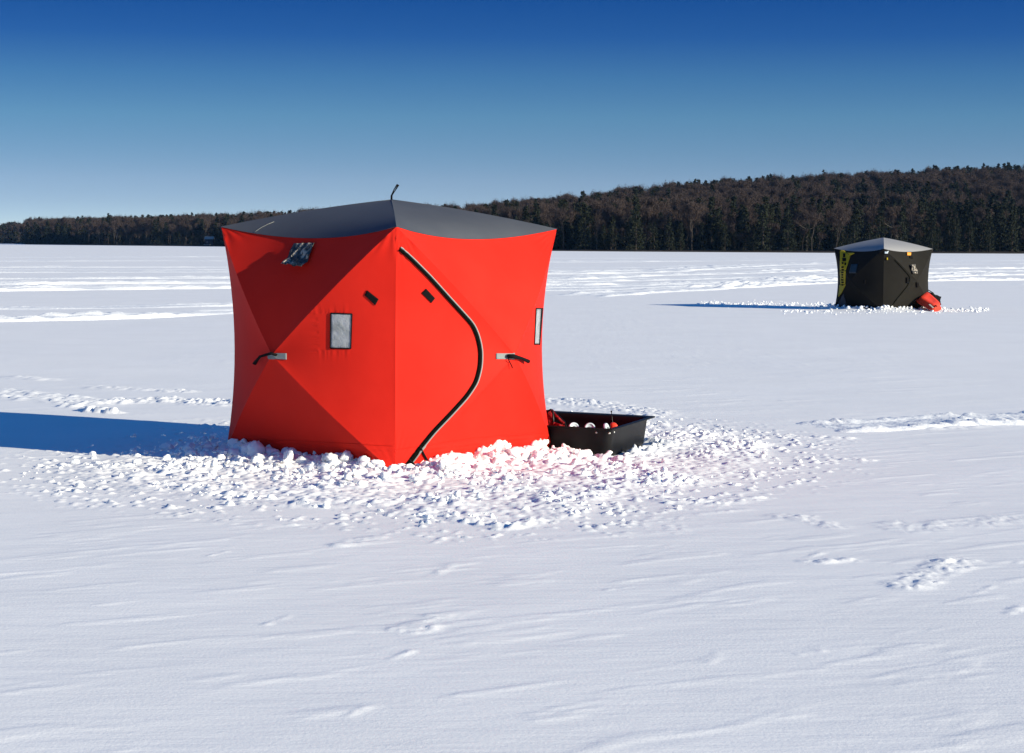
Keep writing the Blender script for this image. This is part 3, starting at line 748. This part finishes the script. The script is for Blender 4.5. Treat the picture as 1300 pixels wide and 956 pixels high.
MB().tube([at(696, 543.5, 15.55), at(725, 544.5, 15.5)], .016, 10).build('carry_sleeve', mat('dark_teal_cloth', (.02, .06, .08), .7, .2, bump=[(30, .4, .01)]), e)

# ------------------------------------------------------------------ red sled and gear by the black tent
c = at(1179, 385, 50.6); e = empty('toboggan', (c.x, c.y, 0))
tag(e, 'red plastic sled tipped against the right-hand side of the black tent', 'sled')
P = {k: at(px, py, Yv) for k, (px, py, Yv) in dict(a=(1161.5, 382, 50.6), b=(1174.5, 371.5, 51.1), c=(1196.5, 391.5, 50.5), d=(1187, 397, 50.0)).items()}
nrm = (P['c'] - P['a']).cross(P['b'] - P['d']).normalized()
if nrm.dot(Vector((0, -1, 0))) < 0: nrm = -nrm
cc = (P['a'] + P['b'] + P['c'] + P['d']) / 4
def tob(scale, depth, nn=9):
    out = []; q = [P['a'], P['b'], P['c'], P['d']]; q = [cc + (p - cc) * scale for p in q]
    for i in range(4):
        p0_, p1_, p2_ = q[i - 1], q[i], q[(i + 1) % 4]; a_ = p1_.lerp(p0_, .22); b_ = p1_.lerp(p2_, .22)
        for k in range(nn): t = k / (nn - 1); out.append(a_ * (1 - t) ** 2 + p1_ * 2 * t * (1 - t) + b_ * t * t + nrm * depth)
    return out
V = []; pr = [(1.0, -.01), (1.03, .0), (1.0, .01), (.90, .02), (.80, .11), (.70, .13), (.35, .14), (.3, .12), (.68, .11), (.86, .0)]
for s_, d_ in pr: V += tob(s_, d_)
n = 36; Fc = [[i * n + j, i * n + (j + 1) % n, (i + 1) * n + (j + 1) % n, (i + 1) * n + j] for i in range(len(pr) - 1) for j in range(n)]
k0 = 6 * n; Fc += [[k0 + j for j in range(n)], [(len(pr) - 1) * n + j for j in range(n)][::-1]]
world_child('hull', [tuple(v) for v in V], Fc, M['red_plastic'], e)
def on_hull(px, py, w_, h_, name, m_):
    d = ray(px, py); t = ((cc + nrm * .152) - EYE).dot(nrm) / d.dot(nrm); p = EYE + d * t
    a_ = (P['c'] - P['b']).normalized(); b_ = nrm.cross(a_)
    MB().box(p, (w_, h_, .016), (a_, b_, nrm)).build(name, m_, e, False)
on_hull(1182.2, 388.6, .16, .05, 'white_sticker', M['cabin_snow'])
on_hull(1188.5, 388.4, .06, .04, 'handle_slot', M['strap'])
c = at(1181, 382, 51.7); e = empty('gear_bag', (c.x, c.y, 0))
tag(e, 'black bag slumped behind the red sled at the black tent', 'bag')
V = (CH[3] * np.array([.30, .16, .25])); 
rm = np.array(Matrix.Rotation(R(38), 3, 'Y')); V = V @ rm.T + np.array([c.x, c.y, .26])
world_child('body', V, IT.tolist(), M['strap'], e)
MB().tube([Vector((c.x - .16, c.y - .1, .44)), Vector((c.x - .08, c.y - .12, .52)), Vector((c.x + .05, c.y - .12, .44)), Vector((c.x + .12, c.y - .12, .34))], .014, 8).build('handle', M['tube'], e)
c = at(1170.2, 372, 51.9); e = empty('fishing_jacket', (c.x, c.y, 0))
tag(e, 'teal and grey cloth hanging at the right edge of the black tent', 'cloth')
def drape(y0, y1, m_, name, wv):
    V = []; n_ = 12
    for k in range(n_):
        t = k / (n_ - 1); p = at(1170.0 + 1.2 * t * 0, y0 + (y1 - y0) * t, 51.75); r_ = wv * (.7 + .5 * t) 
        for q in range(10):
            a_ = 2 * math.pi * q / 10; V.append((p.x + math.cos(a_) * r_ * (1 + .2 * math.sin(3 * a_ + k)), p.y + math.sin(a_) * .03, p.z))
    Fc = [[i * 10 + j, i * 10 + (j + 1) % 10, (i + 1) * 10 + (j + 1) % 10, (i + 1) * 10 + j] for i in range(n_ - 1) for j in range(10)] + [list(range(10))[::-1], [(n_ - 1) * 10 + j for j in range(10)]]
    world_child(name, V, Fc, m_, e)
drape(358.5, 369.5, mat('grey_blue_cloth', (.10, .14, .16), .7, .2, bump=[(30, .4, .01)]), 'sleeve', .030)
drape(369.6, 379, M['teal'], 'hem', .034)

# ------------------------------------------------------------------ far shore: hill, wood and trees
PXS = [-2500, -600, 0, 28, 34, 150, 300, 400, 590, 700, 800, 1050, 1300, 1900, 3500]
SHY = [2200, 1700, 1480, 1450, 1130, 960, 870, 770, 610, 530, 515, 515, 545, 640, 900]
RDD = [300, 250, 160, 160, 200, 250, 280, 300, 360, 400, 430, 500, 560, 600, 600]
SKY_PX = [-600, 0, 28, 34, 50, 100, 200, 300, 350, 400, 590, 640, 700, 750, 800, 850, 930, 1000, 1050, 1100, 1150, 1200, 1300, 1900, 3500]
SKY_Y = [290, 289, 288, 286, 283, 281, 279, 276, 274, 271, 267, 263, 258, 252, 246, 241, 234, 231, 229, 226, 223, 220, 216, 218, 262]
def shoreY(px): return np.interp(px, PXS, SHY)
def ridgeZ(px):
    hz = 306.5 + 8 * np.asarray(px) / 1300.; Yr = shoreY(px) + np.interp(px, PXS, RDD)
    return np.maximum((hz - np.interp(px, SKY_PX, SKY_Y)) / F * Yr + 1.65 - 12.0, 3.2)
def hillZ(px, t):
    t = np.asarray(t, float)
    prof = np.where(t < 1, sst(0, 1.0, np.clip(t * .9 + .1 * t * t, 0, 1)), 1 - .6 * sst(1, 2.2, t))
    return .35 + (ridgeZ(px) - .35) * prof * (1 + 0 * t)
def hillP(px, t):
    Yv = shoreY(px) + t * np.interp(px, PXS, RDD); return (np.asarray(px) - 650.) / F * Yv, Yv, hillZ(px, t)
pp = np.linspace(-2500, 3500, 900)[:, None]; tt = np.concatenate([[-.012, 0.0], np.linspace(.02, 2.2, 60)])[None, :]
hx, hy, hz_ = hillP(pp + 0 * tt, tt + 0 * pp)
hz_ = hz_ + np.where(tt < .0, -.6, 0) + .8 * fbm(hx * .02, hy * .02, 3, 9) * np.clip(tt * 6, 0, 1)
me = np_mesh('wooded_hill', np.stack([hx, hy, hz_], -1).reshape(-1, 3), grid_quads(pp.shape[0], tt.shape[1]))
tag(link('wooded_hill', me, M['litter']), kind='structure')

def tube_np(P, rad, n=5):
    P = np.array(P, float); V = []; T = []
    d = P[-1] - P[0]; d /= np.linalg.norm(d); a_ = np.cross(d, [.3, .2, .93]); a_ /= np.linalg.norm(a_); b_ = np.cross(d, a_)
    q = np.arange(n) * 2 * np.pi / n
    for p, r_ in zip(P, rad): V.append(p + r_ * (np.cos(q)[:, None] * a_ + np.sin(q)[:, None] * b_))
    V = np.concatenate(V)
    for i in range(len(P) - 1):
        for j in range(n):
            a, b, c_, d_ = i * n + j, i * n + (j + 1) % n, (i + 1) * n + (j + 1) % n, (i + 1) * n + j
            T += [[a, b, c_], [a, c_, d_]]
    return V, np.array(T)
def merge(L_):
    VV = []; TT = []; b = 0
    for V, T in L_: VV.append(V); TT.append(T + b); b += len(V)
    return np.concatenate(VV), np.concatenate(TT)
def leafs(C, size, flat=1.0, elong=1.0, dirs=None):
    """one irregular triangle per centre"""
    n = len(C); a_ = rng.normal(size=(n, 3)) if dirs is None else dirs + rng.normal(size=(n, 3)) * .25
    a_ /= np.linalg.norm(a_, axis=1)[:, None]; b_ = rng.normal(size=(n, 3)); b_[:, 2] *= flat
    b_ -= (b_ * a_).sum(1)[:, None] * a_; b_ /= np.linalg.norm(b_, axis=1)[:, None]
    s = (size * rng.uniform(.6, 1.4, n))[:, None]
    V = np.stack([C - a_ * s * elong * .5 - b_ * s * .45, C - a_ * s * elong * .5 + b_ * s * .45, C + a_ * s * elong * .6], 1).reshape(-1, 3)
    return V, np.arange(3 * n).reshape(-1, 3)
def conifer(h, spread, nb, ragged):
    trunk = tube_np([(0, 0, -.5), (.05, 0, h * .4), (0, .08, h * .75), (0, 0, h * .97)], [.22, .16, .09, .02], 6)
    C = []; Br = []
    for k in range(nb):
        z_ = h * (.03 + .95 * (k / nb) ** .9) ; prof_ = (1 - (z_ / h)) ** .75 * (1 - .35 * math.exp(-z_ / 1.8))
        L_ = spread * prof_ * rng.uniform(1 - ragged, 1.1) + .25; a_ = rng.uniform(0, 6.283); dr = rng.uniform(-.25, .12)
        t = rng.uniform(.15, 1, 14) ** .7
        q = np.stack([np.cos(a_) * L_ * t, np.sin(a_) * L_ * t, z_ + L_ * dr * t], 1) + rng.normal(size=(14, 3)) * [.22, .22, .10] * (.5 + L_ / 3)
        C.append(q); Br.append(tube_np([(0, 0, z_), (np.cos(a_) * L_ * .85, np.sin(a_) * L_ * .85, z_ + L_ * dr * .85)], [.03, .01], 3))
    return merge([trunk] + Br[::3]), leafs(np.concatenate(C), .46, .5)
def bare(h, spread, ntw):
    parts = []; ends = []
    def grow(p, d, L_, r_, lev):
        e_ = p + d * L_; mid = (p + e_) / 2 + rng.normal(size=3) * L_ * .04
        parts.append(tube_np([p, mid, e_], [r_, r_ * .8, r_ * .62], 5 if lev < 2 else 3))
        if lev >= 4: ends.append((p, e_)); return
        ends.extend([(mid, e_)] if lev > 1 else [])
        for _ in range(2 if lev < 1 else 3):
            n_ = d + rng.normal(size=3) * (.33 if lev < 2 else .45); n_[2] += .18; n_ /= np.linalg.norm(n_)
            grow(p + (e_ - p) * rng.uniform(.7, 1), n_, L_ * rng.uniform(.58, .8), r_ * .6, lev + 1)
    grow(np.array([0, 0, -.5]), np.array([.02, .02, 1.]), h * .36, .17, 0)
    E = np.array([(a_ + (b_ - a_) * rng.uniform(0, 1.15)) for a_, b_ in (ends[rng.integers(len(ends))] for _ in range(ntw))])
    top = E[:, 2].max(); k = h / top
    D = rng.normal(size=E.shape) * .6 + np.array([0, 0, .9]) + E * [.10, .10, 0]
    tr_ = merge(parts); tr_ = (tr_[0] * k, tr_[1])
    tw = leafs((E + rng.normal(size=E.shape) * .35) * k, .9, 1, 1.0, D)
    # slim them: slivers, not leaves
    V = tw[0].reshape(-1, 3, 3); mid = (V[:, 0] + V[:, 1]) / 2; V[:, 0] = mid + (V[:, 0] - mid) * .11; V[:, 1] = mid + (V[:, 1] - mid) * .11
    return tr_, (V.reshape(-1, 3), tw[1])
def tmesh(nm, d, smooth=False): return np_mesh(nm, d[0], d[1], smooth)
KINDS = []
for i in range(4):
    tr_, cr = conifer(13.5 + rng.uniform(-1, 1), 2.6 + .35 * i, 85 + 8 * i, .35 + .08 * i)
    KINDS.append(('conifer', tmesh('trunk', tr_), tmesh('crown', cr), 'bark', 'needles'))
for i in range(4):
    tr_, cr = bare(13 + rng.uniform(-1, 1), 4, 1700)
    KINDS.append(('bare_tree', tmesh('trunk', tr_), tmesh('crown', cr), 'pale_bark' if i == 2 else 'bark', 'twigs'))
tall = conifer(17, 2.9, 70, .75); KINDS.append(('pine_tree', tmesh('trunk', tall[0]), tmesh('crown', tall[1]), 'bark', 'needles'))
for k_, a_, b_, ma, mb in KINDS:
    a_.materials.append(M[ma]); b_.materials.append(M[mb])
def tree(k, px, t, scale, label, group, cat='tree'):
    x, y_, z_ = (float(v) for v in hillP(px, t)); kind = KINDS[k]
    e = empty(kind[0], (x, y_, z_ - .2), rng.uniform(0, 6.28)); e.scale = (scale * rng.uniform(.9, 1.15), scale * rng.uniform(.9, 1.15), scale)
    for nm_, me_ in (('trunk', kind[1]), ('crown', kind[2])):
        o = bpy.data.objects.new(nm_, me_); COL.objects.link(o); o.parent = e
    tag(e, label, cat, group); return e
first = {}
px = -35.0
while px < 1340:
    Yv = shoreY(px)
    for row in range(3):
        con = rng.uniform() < np.interp(px, [0, 28, 30, 88, 92, 200, 300, 600, 900, 1300], [.5, .5, .95, .95, .15, .25, .6, .75, .7, .8])
        k = int(rng.integers(0, 4)) if con else int(rng.integers(4, 8))
        e = tree(k, px + rng.uniform(-4, 4), (row * 7 + rng.uniform(1, 7)) / 300., rng.uniform(.62, .98) if row == 0 else rng.uniform(.8, 1.05),
             'dark conifer in the front line of trees along the far shore' if con else 'bare brown tree in the front line of trees along the far shore',
             'conifers along the far shore' if con else 'bare trees along the far shore')
        first.setdefault(k, e)
    px += 6.0 / Yv * F * rng.uniform(.75, 1.3)
tree(8, 1043, .98, 1.05, 'tall lone pine rising above the hill skyline behind the black tent', None)
tree(8, 105, .25, .95, 'tall round-topped pine on the far left shore skyline', None)
tree(8, 137, .3, 1.0, 'tall narrow pine on the far left skyline, right of the round-topped pine', None)

# the wood behind: one mass
def wood_points():
    pxl = rng.uniform(-260, 1560, 26000); t = rng.uniform(.0, 1.28, 26000) ** .95 + .035
    Yv = shoreY(pxl) + t * np.interp(pxl, PXS, RDD); area = Yv * np.interp(pxl, PXS, RDD)
    keep = rng.uniform(size=26000) < area / area.max() * .62
    pxl, t = pxl[keep], t[keep]; x, y_, z_ = hillP(pxl, t)
    n = len(x); cl = fbm(x * .02, y_ * .014, 3, 63)
    con = rng.uniform(size=n) < np.clip(.24 + 1.3 * cl + .5 * np.exp(-t * 9) * (pxl > 300), .03, .95)
    kind = np.where(con, rng.integers(0, 4, n), rng.integers(4, 8, n))
    # undergrowth and young conifers that close the foot of the wood
    n2 = 2600; p2 = np.concatenate([rng.uniform(-260, 1560, n2 - 500), rng.uniform(20, 110, 500)]); t2 = rng.uniform(.012, .30, n2)
    x2, y2, z2 = hillP(p2, t2); k2 = np.where(rng.uniform(size=n2) < .65, rng.integers(0, 4, n2), rng.integers(4, 8, n2))
    return (np.concatenate([np.stack([x, y_, z_ - .2], 1), np.stack([x2, y2, z2 - .2], 1)]), np.concatenate([kind, k2]),
            np.concatenate([rng.uniform(.75, 1.12, n), rng.uniform(.26, .62, n2)]))
WP, WK, WS = wood_points()
def wood():
    me = bpy.data.meshes.new('far_wood'); me.vertices.add(len(WP)); me.vertices.foreach_set('co', WP.astype(np.float32).ravel())
    for nm_, ty, arr in (('kind', 'INT', WK), ('size', 'FLOAT', WS), ('turn', 'FLOAT', rng.uniform(0, 6.28, len(WP)))):
        at_ = me.attributes.new(nm_, ty, 'POINT'); at_.data.foreach_set('value', arr.astype(np.int32 if ty == 'INT' else np.float32))
    me.update()
    o = bpy.data.objects.new('far_wood', me); COL.objects.link(o)
    tag(o, 'brown winter wood of bare trees and conifers covering the far hill', 'wood', kind='stuff')
    g = bpy.data.node_groups.new('wood_nodes', 'GeometryNodeTree')
    g.interface.new_socket('Geometry', in_out='INPUT', socket_type='NodeSocketGeometry'); g.interface.new_socket('Geometry', in_out='OUTPUT', socket_type='NodeSocketGeometry')
    gi = g.nodes.new('NodeGroupInput'); go = g.nodes.new('NodeGroupOutput'); jn = g.nodes.new('GeometryNodeJoinGeometry')
    def attr(nm_, ty):
        a_ = g.nodes.new('GeometryNodeInputNamedAttribute'); a_.data_type = ty; a_.inputs[0].default_value = nm_; return a_.outputs[0]
    ak, asz, atn = attr('kind', 'INT'), attr('size', 'FLOAT'), attr('turn', 'FLOAT')
    cx_ = g.nodes.new('ShaderNodeCombineXYZ'); g.links.new(atn, cx_.inputs['Z'])
    for k in range(8):
        parts_ = g.nodes.new('GeometryNodeJoinGeometry')
        for ch in first[k].children:
            oi = g.nodes.new('GeometryNodeObjectInfo'); oi.inputs['Object'].default_value = ch; oi.transform_space = 'ORIGINAL'
            g.links.new(oi.outputs['Geometry'], parts_.inputs[0])
        gi_ = g.nodes.new('GeometryNodeGeometryToInstance'); g.links.new(parts_.outputs[0], gi_.inputs[0])
        cmp_ = g.nodes.new('FunctionNodeCompare'); cmp_.data_type = 'INT'; cmp_.operation = 'EQUAL'; cmp_.inputs[3].default_value = k
        g.links.new(ak, cmp_.inputs[2])
        ip = g.nodes.new('GeometryNodeInstanceOnPoints'); g.links.new(gi.outputs[0], ip.inputs['Points']); g.links.new(cmp_.outputs[0], ip.inputs['Selection'])
        g.links.new(gi_.outputs[0], ip.inputs['Instance']); g.links.new(cx_.outputs[0], ip.inputs['Rotation']); g.links.new(asz, ip.inputs['Scale'])
        g.links.new(ip.outputs[0], jn.inputs[0])
    g.links.new(jn.outputs[0], go.inputs[0])
    md = o.modifiers.new('wood', 'NODES'); md.node_group = g
wood()
print('trees in the wood', len(WP))

# small cabin on the far shore, left of the red tent
c = Vector(hillP(267.0, .0)); c.y -= 3; c.z = .2; e = empty('lake_cabin', c[:])
tag(e, 'tiny dark snow-roofed cabin at the far shore, left of the red tent', 'cabin')
MB().box(c + Vector((0, 0, 1.5)), (3.6, 4, 3.2)).build('wall', M['cabin'], e, False)
rf = MB(); rf.add([c + Vector(v) for v in ((-2.1, -2.3, 3.0), (2.1, -2.3, 3.0), (2.1, 2.3, 3.0), (-2.1, 2.3, 3.0), (-2.1, 0, 4.3), (2.1, 0, 4.3))], [[0, 1, 5, 4], [2, 3, 4, 5], [0, 4, 3], [1, 2, 5], [0, 3, 2, 1]])
rf.build('roof', M['cabin_snow'], e, False)
MB().box(c + Vector((-.8, -2.03, 1.7)), (.9, .08, .9)).build('window', M['cabin_window'], e, False)
MB().box(c + Vector((.8, -2.03, 1.2)), (.9, .08, 2.0)).build('door', M['bark'], e, False)
d0 = c + Vector((0.3, -9, 0)); dk = empty('boat_dock', (d0.x, d0.y, 0))
tag(dk, 'low snow-covered dock in front of the tiny cabin on the far shore', 'dock')
MB().box(d0 + Vector((0, 0, .55)), (2.6, 6, .12)).build('deck', M['cabin_snow'], dk, False)
for sx_ in (-1.1, 1.1):
    for sy_ in (-2.6, 0, 2.6):
        MB().tube([(d0.x + sx_, d0.y + sy_, -.1), (d0.x + sx_, d0.y + sy_, .49)], .08, 8).build('post', M['bark'], dk)
# thin blue winter air
import bmesh
bm = bmesh.new(); bmesh.ops.create_cube(bm, size=1); me = bpy.data.meshes.new('haze'); bm.to_mesh(me); bm.free()
hzm = bpy.data.materials.new('haze'); hzm.use_nodes = True; t_ = hzm.node_tree; t_.nodes.clear()
pv = t_.nodes.new('ShaderNodeVolumePrincipled'); pv.inputs['Color'].default_value = (.20, .48, 1.0, 1); pv.inputs['Density'].default_value = 3.0e-5
ov = t_.nodes.new('ShaderNodeOutputMaterial'); t_.links.new(pv.outputs[0], ov.inputs['Volume'])
hz = link('haze', me, hzm, smooth=False); hz.scale = (9000, 7000, 160); hz.location = (0, 3100, 78.5)
tag(hz, 'thin blue winter air between the lake and the far shore', 'haze', kind='stuff')
